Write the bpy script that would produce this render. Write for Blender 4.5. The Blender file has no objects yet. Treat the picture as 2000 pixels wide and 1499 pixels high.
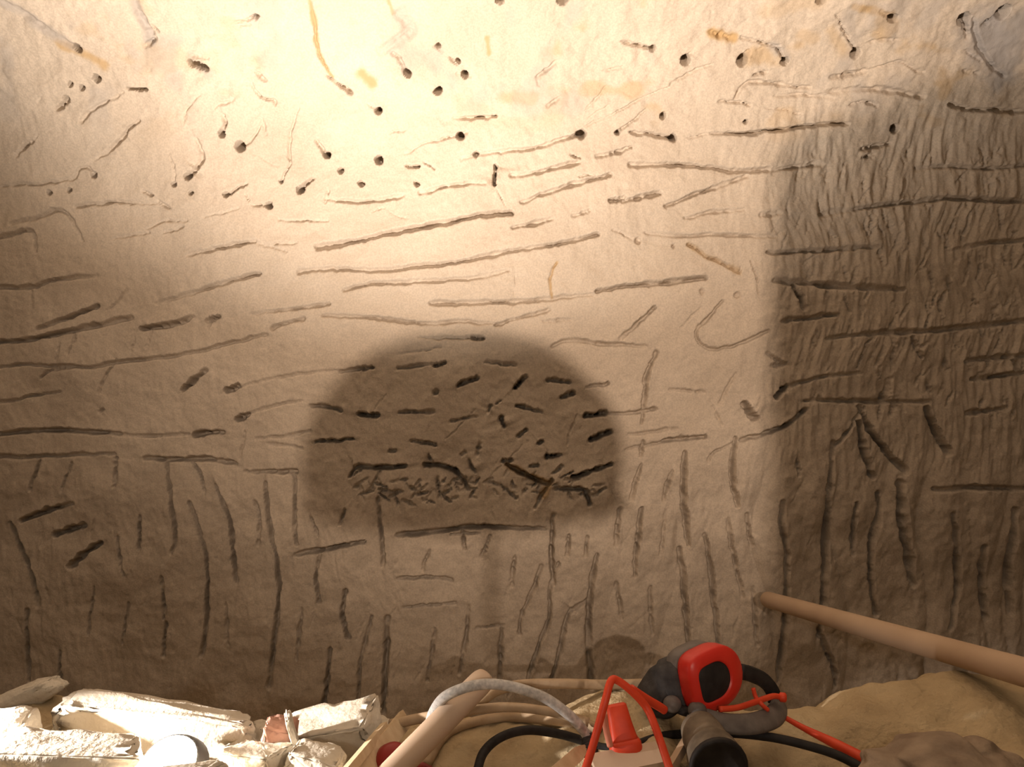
import bpy, bmesh, math, random
import numpy as np
from mathutils import Vector, Matrix

# ------------------------------------------------------------------ camera
SC = bpy.context.scene
COL = SC.collection
F = 1444.0                       # focal length in pixels of the 2000 px wide frame
CX, CY = 1000.0, 749.5
cam_d = bpy.data.cameras.new('camera')
cam_d.sensor_width = 36.0
cam_d.lens = 36.0 * F / 2000.0
cam_d.clip_start = 0.02
cam = bpy.data.objects.new('camera', cam_d)
cam.location = (0, 0, 0)
cam.rotation_euler = (math.radians(90), 0, 0)
COL.objects.link(cam)
SC.camera = cam

# ------------------------------------------------------------------ world, exposure
w = bpy.data.worlds.new('world')
w.use_nodes = True
w.node_tree.nodes['Background'].inputs[0].default_value = (0.0, 0.0, 0.0, 1)
w.node_tree.nodes['Background'].inputs[1].default_value = 0.0
SC.world = w
SC.view_settings.view_transform = 'Standard'
SC.view_settings.look = 'None'
SC.view_settings.exposure = 0.0
SC.view_settings.gamma = 1.0
SC.view_settings.use_curve_mapping = False
SC.cycles.max_bounces = 4
SC.cycles.diffuse_bounces = 2
SC.cycles.glossy_bounces = 2

# ------------------------------------------------------------------ lamps (bodies are built further down)
LAMP = Vector((0.25, -1.50, 0.48))     # warm flood lamp standing on the floor behind the camera
FLOOD_POWER = 268.0
FLOOD_COLOR = (1.0, 0.79, 0.625)
FILL = Vector((-0.45, -1.10, 0.50))      # weak fill lamp added behind the camera to lift the shaded rock
FILL_POWER = 15.0
LED_POS = Vector((-0.454, 0.98, -0.502))   # bright work lamp lying in the rubble
LED_DIR = Vector((0.02, -0.60, 0.80)).normalized()
LED_STRENGTH = 700.0
BEAM_POWER = 258.0

def make_light(name, kind, loc, power, color, target=None, radius=0.015, size=90, blend=1.0):
    d = bpy.data.lights.new(name, kind)
    d.energy = power
    d.color = color
    d.shadow_soft_size = radius
    if kind == 'SPOT':
        d.spot_size = math.radians(size)
        d.spot_blend = blend
    o = bpy.data.objects.new(name, d)
    o.location = loc
    if target is not None:
        o.rotation_euler = (Vector(target) - Vector(loc)).to_track_quat('-Z', 'Y').to_euler()
    COL.objects.link(o)
    return o

make_light('flood_lamp_light', 'SPOT', LAMP, FLOOD_POWER, FLOOD_COLOR, (0.20, 2.0, 0.76), 0.010, 57, 1.0)
make_light('work_lamp_beam', 'SPOT', LED_POS + Vector((0.0, -0.006, 0.012)), BEAM_POWER, (1.0, 0.885, 0.775), (-0.28, 1.03, 0.90), 0.03, 122, 0.72)
STONE_FILL = Vector((-0.95, 0.88, -0.36))    # unseen lamp added left of the stones to brighten them
STONE_FILL_POWER = 85.0
make_light('stone_fill_light', 'SPOT', STONE_FILL, STONE_FILL_POWER, (1.0, 0.91, 0.84), (-0.48, 0.97, -0.60), 0.012, 51, 0.6)
make_light('fill_lamp_light', 'POINT', FILL, FILL_POWER, (1.0, 0.90, 0.77), None, 0.06)

# ------------------------------------------------------------------ helpers
random.seed(7)
RNG = np.random.default_rng(11)

def ray(px, py, Y):
    return Vector(((px - CX) / F * Y, Y, -(py - CY) / F * Y))

_tabs = {}
def vnoise(x, y, seed=0):
    """value noise in [-1,1], numpy"""
    if seed not in _tabs:
        _tabs[seed] = np.random.default_rng(seed + 100).uniform(-1, 1, (256, 256))
    T = _tabs[seed]
    xi = np.floor(x).astype(int); yi = np.floor(y).astype(int)
    fx = x - xi; fy = y - yi
    fx = fx * fx * (3 - 2 * fx); fy = fy * fy * (3 - 2 * fy)
    x0 = xi & 255; x1 = (xi + 1) & 255; y0 = yi & 255; y1 = (yi + 1) & 255
    a = T[x0, y0] * (1 - fx) + T[x1, y0] * fx
    b = T[x0, y1] * (1 - fx) + T[x1, y1] * fx
    return a * (1 - fy) + b * fy

def fbm(x, y, seed=0, oct=4, gain=0.5):
    r = 0; a = 1.0; t = 0
    for i in range(oct):
        r = r + a * vnoise(x * 2 ** i + 13.7 * i, y * 2 ** i + 7.1 * i, seed + i)
        t += a; a *= gain
    return r / t

def sstep(a, b, x):
    t = np.clip((x - a) / (b - a), 0, 1)
    return t * t * (3 - 2 * t)

# ---- materials
def new_mat(name):
    m = bpy.data.materials.new(name); m.use_nodes = True
    nt = m.node_tree
    return m, nt, nt.nodes['Principled BSDF']

def simple_mat(name, c1, c2, scale=30.0, rough=0.8, bump=0.2, bscale=200.0, spec=0.3, stretch=(1, 1, 1), metal=0.0, dist=0.002):
    m, nt, b = new_mat(name)
    tc = nt.nodes.new('ShaderNodeTexCoord')
    mp = nt.nodes.new('ShaderNodeMapping'); mp.inputs['Scale'].default_value = stretch
    nt.links.new(tc.outputs['Object'], mp.inputs['Vector'])
    n = nt.nodes.new('ShaderNodeTexNoise'); n.inputs['Scale'].default_value = scale; n.inputs['Detail'].default_value = 5
    nt.links.new(mp.outputs['Vector'], n.inputs['Vector'])
    r = nt.nodes.new('ShaderNodeValToRGB')
    r.color_ramp.elements[0].position = 0.3; r.color_ramp.elements[1].position = 0.7
    r.color_ramp.elements[0].color = (*c1, 1); r.color_ramp.elements[1].color = (*c2, 1)
    nt.links.new(n.outputs['Fac'], r.inputs['Fac'])
    nt.links.new(r.outputs['Color'], b.inputs['Base Color'])
    b.inputs['Roughness'].default_value = rough
    b.inputs['Metallic'].default_value = metal
    b.inputs['Specular IOR Level'].default_value = spec
    if bump:
        n2 = nt.nodes.new('ShaderNodeTexNoise'); n2.inputs['Scale'].default_value = bscale; n2.inputs['Detail'].default_value = 4
        nt.links.new(mp.outputs['Vector'], n2.inputs['Vector'])
        bp = nt.nodes.new('ShaderNodeBump'); bp.inputs['Strength'].default_value = bump; bp.inputs['Distance'].default_value = dist
        nt.links.new(n2.outputs['Fac'], bp.inputs['Height'])
        nt.links.new(bp.outputs['Normal'], b.inputs['Normal'])
    return m

def rock_mat(name, use_stain):
    m, nt, b = new_mat(name)
    L = nt.links.new
    tc = nt.nodes.new('ShaderNodeTexCoord')
    n = nt.nodes.new('ShaderNodeTexNoise'); n.inputs['Scale'].default_value = 3.5; n.inputs['Detail'].default_value = 3
    L(tc.outputs['Object'], n.inputs['Vector'])
    r = nt.nodes.new('ShaderNodeValToRGB')
    e = r.color_ramp.elements
    e[0].position = 0.3; e[0].color = (0.55, 0.45, 0.35, 1)
    e[1].position = 0.72; e[1].color = (0.665, 0.555, 0.44, 1)
    if use_stain:
        nt.nodes.remove(n)
        ta = nt.nodes.new('ShaderNodeAttribute'); ta.attribute_name = 'tone'
        L(ta.outputs['Fac'], r.inputs['Fac'])
    else:
        L(n.outputs['Fac'], r.inputs['Fac'])
    col = r.outputs['Color']
    # fine grain speckle
    n3 = nt.nodes.new('ShaderNodeTexNoise'); n3.inputs['Scale'].default_value = 230; n3.inputs['Detail'].default_value = 0
    L(tc.outputs['Object'], n3.inputs['Vector'])
    mr = nt.nodes.new('ShaderNodeMapRange'); mr.inputs[1].default_value = 0.3; mr.inputs[2].default_value = 0.7
    mr.inputs[3].default_value = 0.93; mr.inputs[4].default_value = 1.06
    L(n3.outputs['Fac'], mr.inputs[0])
    mx = nt.nodes.new('ShaderNodeMix'); mx.data_type = 'RGBA'; mx.blend_type = 'MULTIPLY'
    mx.inputs['Factor'].default_value = 1.0
    L(col, mx.inputs['A']); L(mr.outputs[0], mx.inputs['B'])
    col = mx.outputs['Result']
    if use_stain:
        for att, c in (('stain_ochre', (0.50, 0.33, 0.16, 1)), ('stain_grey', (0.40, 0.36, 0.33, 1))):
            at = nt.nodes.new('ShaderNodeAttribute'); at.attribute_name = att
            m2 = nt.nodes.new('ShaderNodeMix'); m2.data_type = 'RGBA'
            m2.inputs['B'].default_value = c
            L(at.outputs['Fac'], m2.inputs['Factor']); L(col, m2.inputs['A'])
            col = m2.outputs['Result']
    L(col, b.inputs['Base Color'])
    b.inputs['Roughness'].default_value = 0.95
    b.inputs['Specular IOR Level'].default_value = 0.1
    n2 = nt.nodes.new('ShaderNodeTexNoise'); n2.inputs['Scale'].default_value = 260; n2.inputs['Detail'].default_value = 1
    L(tc.outputs['Object'], n2.inputs['Vector'])
    bp = nt.nodes.new('ShaderNodeBump'); bp.inputs['Strength'].default_value = 0.3; bp.inputs['Distance'].default_value = 0.002
    L(n2.outputs['Fac'], bp.inputs['Height']); L(bp.outputs['Normal'], b.inputs['Normal'])
    return m

M = {}
M['rock'] = rock_mat('carved_rock', True)
M['rock_plain'] = rock_mat('rough_rock', False)
M['soil'] = simple_mat('sandy_spoil', (0.43, 0.32, 0.185), (0.60, 0.465, 0.285), 14, 0.95, 0.9, 95, 0.1, dist=0.006)
M['stone'] = simple_mat('pale_stone', (0.62, 0.54, 0.43), (0.76, 0.69, 0.58), 22, 0.95, 0.6, 120, 0.1, dist=0.004)
M['pinkstone'] = simple_mat('pinkish_stone', (0.50, 0.27, 0.20), (0.60, 0.36, 0.28), 40, 0.9, 0.5, 160, 0.2)
M['wood'] = simple_mat('pale_wood', (0.58, 0.42, 0.295), (0.68, 0.52, 0.385), 9, 0.65, 0.06, 160, 0.25)
M['wood2'] = simple_mat('pole_wood', (0.53, 0.37, 0.245), (0.62, 0.45, 0.31), 7, 0.7, 0.05, 160, 0.25)
M['batten'] = simple_mat('batten_wood', (0.62, 0.45, 0.27), (0.74, 0.58, 0.38), 9, 0.7, 0.15, 60, 0.3, (8, 8, 0.7))
M['hose'] = simple_mat('dusty_hose', (0.40, 0.28, 0.17), (0.56, 0.42, 0.28), 30, 0.9, 0.3, 150, 0.15)
M['grey_cable'] = simple_mat('grey_cable_sheath', (0.40, 0.39, 0.38), (0.72, 0.69, 0.65), 160, 0.7, 0.3, 300, 0.3)
M['black'] = simple_mat('black_rubber', (0.012, 0.010, 0.010), (0.03, 0.026, 0.024), 60, 0.65, 0.2, 250, 0.3)
M['charcoal'] = simple_mat('charcoal_foam', (0.035, 0.032, 0.032), (0.085, 0.078, 0.074), 50, 0.85, 0.4, 260, 0.2)
M['greyplastic'] = simple_mat('dusty_grey_plastic', (0.10, 0.085, 0.078), (0.21, 0.18, 0.16), 40, 0.5, 0.2, 250, 0.4)
M['red'] = simple_mat('red_plastic', (0.62, 0.022, 0.012), (0.72, 0.035, 0.018), 20, 0.4, 0.05, 250, 0.5)
M['orange'] = simple_mat('orange_rubber', (0.72, 0.055, 0.016), (0.82, 0.085, 0.028), 40, 0.5, 0.1, 250, 0.4)
M['darkred'] = simple_mat('dark_red_plastic', (0.24, 0.016, 0.012), (0.32, 0.022, 0.016), 20, 0.45, 0.05, 250, 0.4)
M['dusty'] = simple_mat('dusty_metal', (0.12, 0.095, 0.07), (0.25, 0.20, 0.145), 40, 0.85, 0.4, 200, 0.2)
M['cloth'] = simple_mat('dusty_cloth', (0.24, 0.175, 0.125), (0.44, 0.34, 0.245), 22, 0.95, 0.7, 110, 0.1, dist=0.004)
M['hat'] = simple_mat('yellow_helmet', (0.62, 0.42, 0.05), (0.70, 0.48, 0.07), 10, 0.4, 0.05, 200, 0.4)
M['steel'] = simple_mat('lamp_body', (0.06, 0.06, 0.06), (0.10, 0.10, 0.10), 40, 0.5, 0.1, 200, 0.4)

def emit_mat(name, color, strength):
    m, nt, b = new_mat(name)
    b.inputs['Base Color'].default_value = (0.8, 0.8, 0.8, 1)
    b.inputs['Emission Color'].default_value = (*color, 1)
    b.inputs['Emission Strength'].default_value = strength
    return m

# ---- object making
def add(name, me, mat, parent=None, smooth=True):
    o = bpy.data.objects.new(name, me)
    COL.objects.link(o)
    if mat is not None:
        me.materials.append(mat)
    if smooth and len(me.polygons):
        me.polygons.foreach_set('use_smooth', np.ones(len(me.polygons), dtype=bool))
    if parent is not None:
        o.parent = parent
    return o

def tag(o, label=None, cat=None, group=None, kind=None):
    if label: o['label'] = label
    if cat: o['category'] = cat
    if group: o['group'] = group
    if kind: o['kind'] = kind
    return o

def empty(name, loc, label=None, cat=None, group=None):
    o = bpy.data.objects.new(name, None)
    o.location = loc
    o.empty_display_size = 0.05
    COL.objects.link(o)
    return tag(o, label, cat, group)

def grid_mesh(name, P):
    """P: (rows, cols, 3)"""
    r, c = P.shape[:2]
    me = bpy.data.meshes.new(name)
    idx = np.arange(r * c).reshape(r, c)
    q = np.stack([idx[:-1, :-1], idx[:-1, 1:], idx[1:, 1:], idx[1:, :-1]], -1).reshape(-1, 4)
    me.vertices.add(r * c)
    me.vertices.foreach_set('co', P.reshape(-1).astype(np.float32))
    n = len(q)
    me.loops.add(n * 4)
    me.loops.foreach_set('vertex_index', q.reshape(-1).astype(np.int32))
    me.polygons.add(n)
    me.polygons.foreach_set('loop_start', np.arange(0, n * 4, 4, dtype=np.int32))
    me.update(calc_edges=True)
    return me

def float_attr(me, name, arr):
    a = me.attributes.new(name, 'FLOAT', 'POINT')
    a.data.foreach_set('value', arr.reshape(-1).astype(np.float32))

def bm_mesh(name, bm):
    me = bpy.data.meshes.new(name)
    bmesh.ops.recalc_face_normals(bm, faces=bm.faces)
    bm.to_mesh(me); bm.free()
    return me

def catmull(pts, n=8):
    P = [Vector(p) for p in pts]
    P = [P[0] * 2 - P[1]] + P + [P[-1] * 2 - P[-2]]
    out = []
    for i in range(1, len(P) - 2):
        a, b, c, d = P[i - 1], P[i], P[i + 1], P[i + 2]
        for k in range(n):
            t = k / n
            out.append(0.5 * ((2 * b) + (c - a) * t + (2 * a - 5 * b + 4 * c - d) * t * t + (3 * b - a - 3 * c + d) * t ** 3))
    out.append(P[-2])
    return out

def sweep(name, pts, prof, mat, parent=None, up=None, scale=None, origin=None):
    """sweep a closed 2D profile [(a,b)] along pts with parallel transport; capped"""
    pts = [Vector(p) for p in pts]
    if origin is not None:
        pts = [p - Vector(origin) for p in pts]
    bm = bmesh.new()
    n = len(pts)
    t0 = (pts[1] - pts[0]).normalized()
    u = Vector(up) if up is not None else (Vector((0, 0, 1)) if abs(t0.z) < 0.9 else Vector((1, 0, 0)))
    u = (u - t0 * u.dot(t0)).normalized()
    rings = []
    for i, p in enumerate(pts):
        t = (pts[min(i + 1, n - 1)] - pts[max(i - 1, 0)]).normalized()
        u = (u - t * u.dot(t)).normalized()
        v = t.cross(u)
        s = scale[i] if scale is not None else 1.0
        rings.append([bm.verts.new(p + (v * a + u * b) * s) for a, b in prof])
    m = len(prof)
    for i in range(n - 1):
        for k in range(m):
            bm.faces.new((rings[i][k], rings[i][(k + 1) % m], rings[i + 1][(k + 1) % m], rings[i + 1][k]))
    bm.faces.new(rings[0]); bm.faces.new(rings[-1])
    o = add(name, bm_mesh(name, bm), mat, parent)
    if origin is not None and parent is None:
        o.location = origin
    return o

def circ(r, n=12, ry=None):
    ry = ry or r
    return [(r * math.cos(2 * math.pi * k / n), ry * math.sin(2 * math.pi * k / n)) for k in range(n)]

def tube(name, ctrl, r, mat, parent=None, n=8, sides=12, origin=None, scale=None, ry=None, up=None):
    pts = catmull(ctrl, n)
    sc = None
    if scale is not None:
        k = len(pts)
        sc = [float(np.interp(i / (k - 1), np.linspace(0, 1, len(scale)), scale)) for i in range(k)]
    return sweep(name, pts, circ(r, sides, ry), mat, parent, up, sc, origin)

def loft(name, rings, mat, parent=None, cap=True, matrix=None):
    """rings: list of lists of 3D points (same count)"""
    bm = bmesh.new()
    R = []
    for ring in rings:
        R.append([bm.verts.new((matrix @ Vector(p)) if matrix is not None else Vector(p)) for p in ring])
    m = len(rings[0])
    for i in range(len(R) - 1):
        for k in range(m):
            bm.faces.new((R[i][k], R[i][(k + 1) % m], R[i + 1][(k + 1) % m], R[i + 1][k]))
    if cap:
        bm.faces.new(R[0]); bm.faces.new(R[-1])
    return add(name, bm_mesh(name, bm), mat, parent)

def lathe(name, prof, mat, parent=None, matrix=None, n=28):
    rings = [[(r * math.cos(2 * math.pi * k / n), r * math.sin(2 * math.pi * k / n), z) for k in range(n)] for r, z in prof]
    return loft(name, rings, mat, parent, True, matrix)

def frame_to(axis, up=(0, 0, 1), loc=(0, 0, 0)):
    """matrix whose local z is axis, local y leans to up"""
    z = Vector(axis).normalized()
    y = Vector(up); y = (y - z * y.dot(z)).normalized()
    x = y.cross(z)
    return Matrix(((x.x, y.x, z.x, loc[0]), (x.y, y.y, z.y, loc[1]), (x.z, y.z, z.z, loc[2]), (0, 0, 0, 1)))

def stone(name, loc, dims, rot, mat, seed, label, group=None, rough=0.13, npts=18, bevel=0.07, box=0.75, cat='stone'):
    """angular broken stone: hull of random points on a box-ish body, chipped and roughened"""
    rnd = random.Random(seed)
    bm = bmesh.new()
    for i in range(8):
        s = [(-1, 1)[(i >> k) & 1] for k in range(3)]
        bm.verts.new([s[k] * (box + rnd.uniform(-0.18, 0.25)) for k in range(3)])
    for i in range(npts):
        v = Vector([rnd.gauss(0, 1) for _ in range(3)]).normalized()
        bm.verts.new(v * rnd.uniform(0.95, 1.12))
    res = bmesh.ops.convex_hull(bm, input=bm.verts)
    bmesh.ops.delete(bm, geom=[g for g in res['geom_interior'] if isinstance(g, bmesh.types.BMVert)], context='VERTS')
    bmesh.ops.dissolve_limit(bm, angle_limit=0.25, verts=bm.verts, edges=bm.edges)
    bmesh.ops.bevel(bm, geom=list(bm.edges), offset=bevel, segments=2, affect='EDGES', clamp_overlap=True)
    bmesh.ops.triangulate(bm, faces=bm.faces)
    for _ in range(3):
        long = [e for e in bm.edges if e.calc_length() > 0.12]
        if long:
            bmesh.ops.subdivide_edges(bm, edges=long, cuts=1)
            bmesh.ops.triangulate(bm, faces=bm.faces)
    bm.normal_update()
    co = np.array([v.co[:] for v in bm.verts])
    nn = fbm(co[:, 0] * 2.3 + co[:, 2] * 1.7 + seed, co[:, 1] * 2.3 - co[:, 2] * 1.1, seed % 17, 5, 0.6)
    for v, d in zip(bm.verts, nn):
        v.co += v.normal * float(d) * rough * 1.6
    for v in bm.verts:
        v.co = Vector((v.co.x * dims[0] / 2, v.co.y * dims[1] / 2, v.co.z * dims[2] / 2))
    o = add(name, bm_mesh(name, bm), mat)
    o.location = loc; o.rotation_euler = [math.radians(a) for a in rot]
    return tag(o, label, cat, group)

# ================================================================== THE CARVED WALL AND ROOF
ds = 0.0031
def theta(z_like):
    # lean of the surface from vertical, by arc length above the wall foot
    return np.interp(z_like, [0, 1.45, 1.70, 1.92, 2.12, 2.95, 4.3, 4.9], np.radians([0, 0, 8, 34, 52, 56, 58, 91]))
S_END = 8.0
s_fine = np.arange(0, S_END, 0.001)
th = theta(s_fine)
Zp = -1.15 + np.concatenate([[0], np.cumsum(np.cos(th[:-1]) * 0.001)])
Yp = 2.0 - np.concatenate([[0], np.cumsum(np.sin(th[:-1]) * 0.001)])
keep = Yp > -2.15
s_fine, th, Zp, Yp = s_fine[keep], th[keep], Zp[keep], Yp[keep]
slope = Zp / np.maximum(Yp, 0.05)
k_vis = int(np.argmax(slope > 0.60)) if (slope > 0.60).any() else len(slope) - 1

def wp(px, py):
    """a point seen at a pixel of the photograph -> wall coordinates (x, arc length)"""
    k = -(py - CY) / F
    s = float(np.interp(k, slope[:k_vis], s_fine[:k_vis]))
    y = float(np.interp(s, s_fine, Yp))
    return ((px - CX) / F * y, s)

S0, S1 = 0.14, float(s_fine[k_vis])
X0, X1 = -1.50, 1.50
us = np.concatenate([np.linspace(-2.3, X0, 26)[:-1], np.arange(X0, X1, ds), np.linspace(X1 + ds, 2.3, 26)])
ss = np.concatenate([np.linspace(0, S0, 8)[:-1], np.arange(S0, S1, ds), np.linspace(S1 + ds, s_fine[-1], 90)])
U, S = np.meshgrid(us, ss)            # rows = s
IU0 = 25; IS0 = 7                     # where the dense block starts
H = np.zeros_like(U)
PXW = 2.0 / F                         # one pixel on the wall, metres

# --- large and small relief of the rock
sy880 = wp(1000, 905)[1]
low = 1 - sstep(sy880 - 0.10, sy880 + 0.06, S + 0.05 * vnoise(U * 3, S * 3, 31))     # 1 in the lower, vertically picked zone
top = sstep(wp(1000, 330)[1], wp(1000, 150)[1], S + 0.10 * (U < 0) * 0)
right = sstep(0.55, 0.85, U)
H += 0.020 * fbm(U * 1.7, S * 1.9, 1, 3)
H += 0.0065 * fbm(U * 7, S * 8, 5, 3) * (0.8 + 0.6 * low)
H += 0.0022 * fbm(U * 26, S * 30, 9, 3)
H += 0.0011 * fbm(U * 75, S * 80, 14, 2)
# vertical tool scrape
scr = fbm(U * 60 + 2.0 * vnoise(U * 6, S * 6, 22), S * 13, 19, 3)
H += scr * (0.0013 + 0.0080 * right * (1 - low) * (1 - top) + 0.0012 * low)
# scoop shaped pick facets between vertical ridges in the lower zone
rid = np.abs(fbm(U * 8.5 + 0.7 * vnoise(U * 3, S * 4, 24), S * 1.6, 25, 2))
H += low * (0.016 * (rid ** 0.7) - 0.004) * (0.35 + 1.2 * sstep(-0.2, 0.6, U))
H += low * 0.010 * fbm(U * 17, S * 11, 27, 4) * (0.4 + 0.6 * sstep(0.0, 0.5, U))
# coarse broken lumps of the roof
H += top * 0.012 * fbm(U * 9, S * 9, 33, 3)
H += top * 0.004 * np.abs(fbm(U * 30, S * 30, 37, 3))
# scallops on the far left
lft = 1 - sstep(-1.15, -0.65, U)
H += lft * (1 - top) * 0.010 * fbm(U * 5, S * 4, 41, 2)

TONE = 0.5 + 0.32 * fbm(U * 5, S * 5, 45, 5, 0.6)
STO = np.zeros_like(U); STG = np.zeros_like(U)
WX = 0.0045 * fbm(U * 45, S * 45, 51, 3, 0.65); WS = 0.0045 * fbm(U * 45 + 9, S * 45, 55, 3, 0.65)
D = np.zeros_like(U)                  # depth of tool marks

def seg_field(pts, pad):
    """window of the grid around pts, distance to the polyline and position along it (0..1)"""
    P = np.array(pts)
    lo = P.min(0) - pad; hi = P.max(0) + pad
    i0 = max(int(np.searchsorted(us, lo[0])), 0); i1 = min(int(np.searchsorted(us, hi[0])) + 1, len(us))
    j0 = max(int(np.searchsorted(ss, lo[1])), 0); j1 = min(int(np.searchsorted(ss, hi[1])) + 1, len(ss))
    if i1 - i0 < 2 or j1 - j0 < 2:
        return None
    sl = (slice(j0, j1), slice(i0, i1))
    x = U[sl] + WX[sl]; y = S[sl] + WS[sl]
    best = np.full(x.shape, 9.0); tt = np.zeros(x.shape); sg = np.zeros(x.shape)
    L = np.concatenate([[0], np.cumsum(np.hypot(*(P[1:] - P[:-1]).T))])
    tot = max(L[-1], 1e-6)
    for k in range(len(P) - 1):
        d = P[k + 1] - P[k]; q = max(d @ d, 1e-12)
        t = np.clip(((x - P[k][0]) * d[0] + (y - P[k][1]) * d[1]) / q, 0, 1)
        dist = np.hypot(x - P[k][0] - t * d[0], y - P[k][1] - t * d[1])
        m = dist < best
        best[m] = dist[m]; tt[m] = ((L[k] + t * math.sqrt(q)) / tot)[m]
        cr = (d[0] * (y - P[k][1]) - d[1] * (x - P[k][0])) * (1 if (abs(d[0]) > abs(d[1]) and d[0] > 0) or (abs(d[1]) >= abs(d[0]) and d[1] < 0) else -1)
        sg[m] = np.clip(cr / math.sqrt(q) / 0.004, -1, 1)[m]
    return sl, best, tt, sg

_mk = [0]
SIDE = [0]
def G(pts, wpx=8, d=9, e0=0.55, e1=0.55, raw=False, step=1.0):
    """a pick or chisel groove: points in photograph pixels, width in px, depth in mm, relative depth at its ends"""
    _mk[0] += 1
    P = pts if raw else [wp(*p) for p in pts]
    if len(P) > 2:
        P = [(v.x, v.y) for v in catmull([(a, b, 0) for a, b in P], 5)]
    hw = wpx * PXW * 0.5
    r = seg_field(P, (hw * 2.2 + 0.006) if wpx <= 6 else 0.07)
    if r is None: return
    sl, dist, t, sd = r
    SIDE[0] = sd
    pr = np.interp(t, [0, 0.5, 1], [e0, 1.0, e1])
    d = d * (d / 16.0) ** 0.6
    if P[0][0] > 0.66 and abs(P[-1][0] - P[0][0]) > 1.6 * abs(P[-1][1] - P[0][1]):
        d *= 0.62      # the level courses on the right are shallow and worn
    wv = hw * 0.9 * (0.75 + 0.25 * pr) * (1 + 0.30 * vnoise(t * 9 + _mk[0] * 3.3, t * 0 + _mk[0], 61))
    dep = d * 0.0017 * pr * (0.8 + 0.4 * vnoise(t * 14 + _mk[0], t * 0 + 2.2 * _mk[0], 62))
    shape = 1 - sstep(0.35, 1.2, dist / wv)
    D[sl] = np.maximum(D[sl], dep * shape)
    # the course of rock on one side of a groove stands a little proud of the other
    n_side = SIDE[0] * vnoise(t * 4 + 1.7 * _mk[0], t * 0 + _mk[0], 63) * 0.3 + SIDE[0]
    if wpx > 6 and len(pts) > 1:
        vert = abs(P[-1][1] - P[0][1]) > 1.5 * abs(P[-1][0] - P[0][0])
        H[sl] += step * d * (0.00042 if vert else 0.00022) * n_side * np.exp(-dist / 0.022) * np.sin(np.pi * np.clip(t, 0.03, 0.97)) ** 0.5

def O(x, y, r=6, d=22):
    """round bore or pick hole"""
    a = wp(x, y)
    f = seg_field([a, (a[0] + 1e-4, a[1] + 1e-4)], r * PXW * 2)
    if f is None: return
    sl, dist, t, _ = f
    D[sl] = np.maximum(D[sl], d * 0.001 * (1 - sstep(0.62, 1.1, dist / (r * PXW * 1.12))))

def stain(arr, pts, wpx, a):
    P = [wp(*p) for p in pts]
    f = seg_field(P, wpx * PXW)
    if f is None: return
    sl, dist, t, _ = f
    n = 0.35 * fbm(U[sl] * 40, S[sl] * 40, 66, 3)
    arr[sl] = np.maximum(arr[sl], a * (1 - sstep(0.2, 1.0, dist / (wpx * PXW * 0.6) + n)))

# ---- roof: bore holes, sockets, cracks
for h in [(152,91,7),(191,152,7),(500,30,4),(470,287,9),(435,261,6),(638,302,6),(665,333,5),(740,312,7),(705,359,5),(814,360,5),
          (740,217,6),(795,143,7),(855,179,6),(906,147,6),(1275,98,5),(1207,259,5),(1295,227,5),(1316,270,7),(1340,120,8),(1449,119,9),
          (1533,119,6),(1672,103,8),(1745,38,7),(1605,2,7),(1885,40,10),(1962,27,11),(1747,250,8),(368,346,6),(586,371,7),(527,402,6),
          (1136,262,8),(900,266,7),(930,303,5),(133,191,5),(342,362,4),(443,381,5),(182,342,5),(548,355,3),(1100,0,9),(975,3,6),(1455,237,3),
          (855,92,4),(895,120,4),(160,172,4),(139,163,4),(95,378,4),(134,372,4),(375,378,4)]:
    O(*h, 60 if h[2] > 5 else 34)
G([(10,5),(60,32),(105,65),(150,90)], 16, 9, .5, .8); stain(STG, [(0,0),(60,32),(105,65),(150,90)], 26, .55); stain(STO, [(120,85),(160,100),(205,125)], 24, .8)
G([(252,172),(287,174)], 7, 22, 1, 1)
G([(374,121),(402,131)], 13, 34, 1, 1); G([(378,106),(408,113)], 4, 9); stain(STG, [(375,110),(405,140)], 26, .4)
G([(265,0),(280,40),(295,70)], 18, 10, .5, .8); stain(STG, [(262,0),(280,40),(297,80)], 24, .7)
G([(285,90),(305,75)], 11, 14); G([(300,50),(308,62)], 7, 12)
G([(462,43),(480,38),(498,30)], 5, 10, .7, 1); G([(465,48),(490,44)], 4, 7)
G([(607,0),(615,40),(622,100),(640,130),(650,150)], 5, 9, .6, .8); stain(STO, [(607,0),(615,40),(622,100),(650,150)], 12, .9)
G([(498,138),(518,156)], 11, 12); G([(492,160),(510,190),(535,194),(538,204)], 5, 11, .5, .9)
G([(115,212),(134,196)], 9, 17, .9, .6)
G([(160,237),(180,215),(205,200),(243,180)], 9, 10, .8, .4)
G([(270,235),(255,250),(235,275),(205,302),(180,312)], 9, 11, .9, .3)
G([(33,303),(50,283),(64,277)], 12, 12, .3, .8); G([(65,280),(75,262)], 4, 5)
G([(0,365),(40,360),(75,360),(105,355),(140,348),(155,330),(170,328),(183,343)], 7, 9, .8, 1.0)
G([(395,182),(375,200),(361,225),(362,243)], 5, 7)
G([(420,208),(440,200),(460,190)], 8, 8); G([(437,222),(441,240),(435,258)], 10, 14, .4, 1)
G([(512,232),(520,262)], 9, 8); G([(470,287),(488,278),(500,262),(512,240)], 8, 10, .9, .3)
G([(385,272),(396,310),(370,345)], 12, 14, .4, 1); G([(330,300),(340,330),(342,362)], 4, 8, .4, 1)
G([(480,290),(520,315),(545,325)], 4, 5)
G([(583,212),(573,240),(565,290),(566,320),(549,356)], 5, 9, .5, 1)
G([(617,274),(638,303)], 9, 14, .5, 1)
G([(441,382),(460,374),(482,360)], 6, 14, 1, .5); G([(480,380),(488,395)], 4, 9); G([(585,371),(610,348)], 9, 18, 1, .5)
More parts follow.
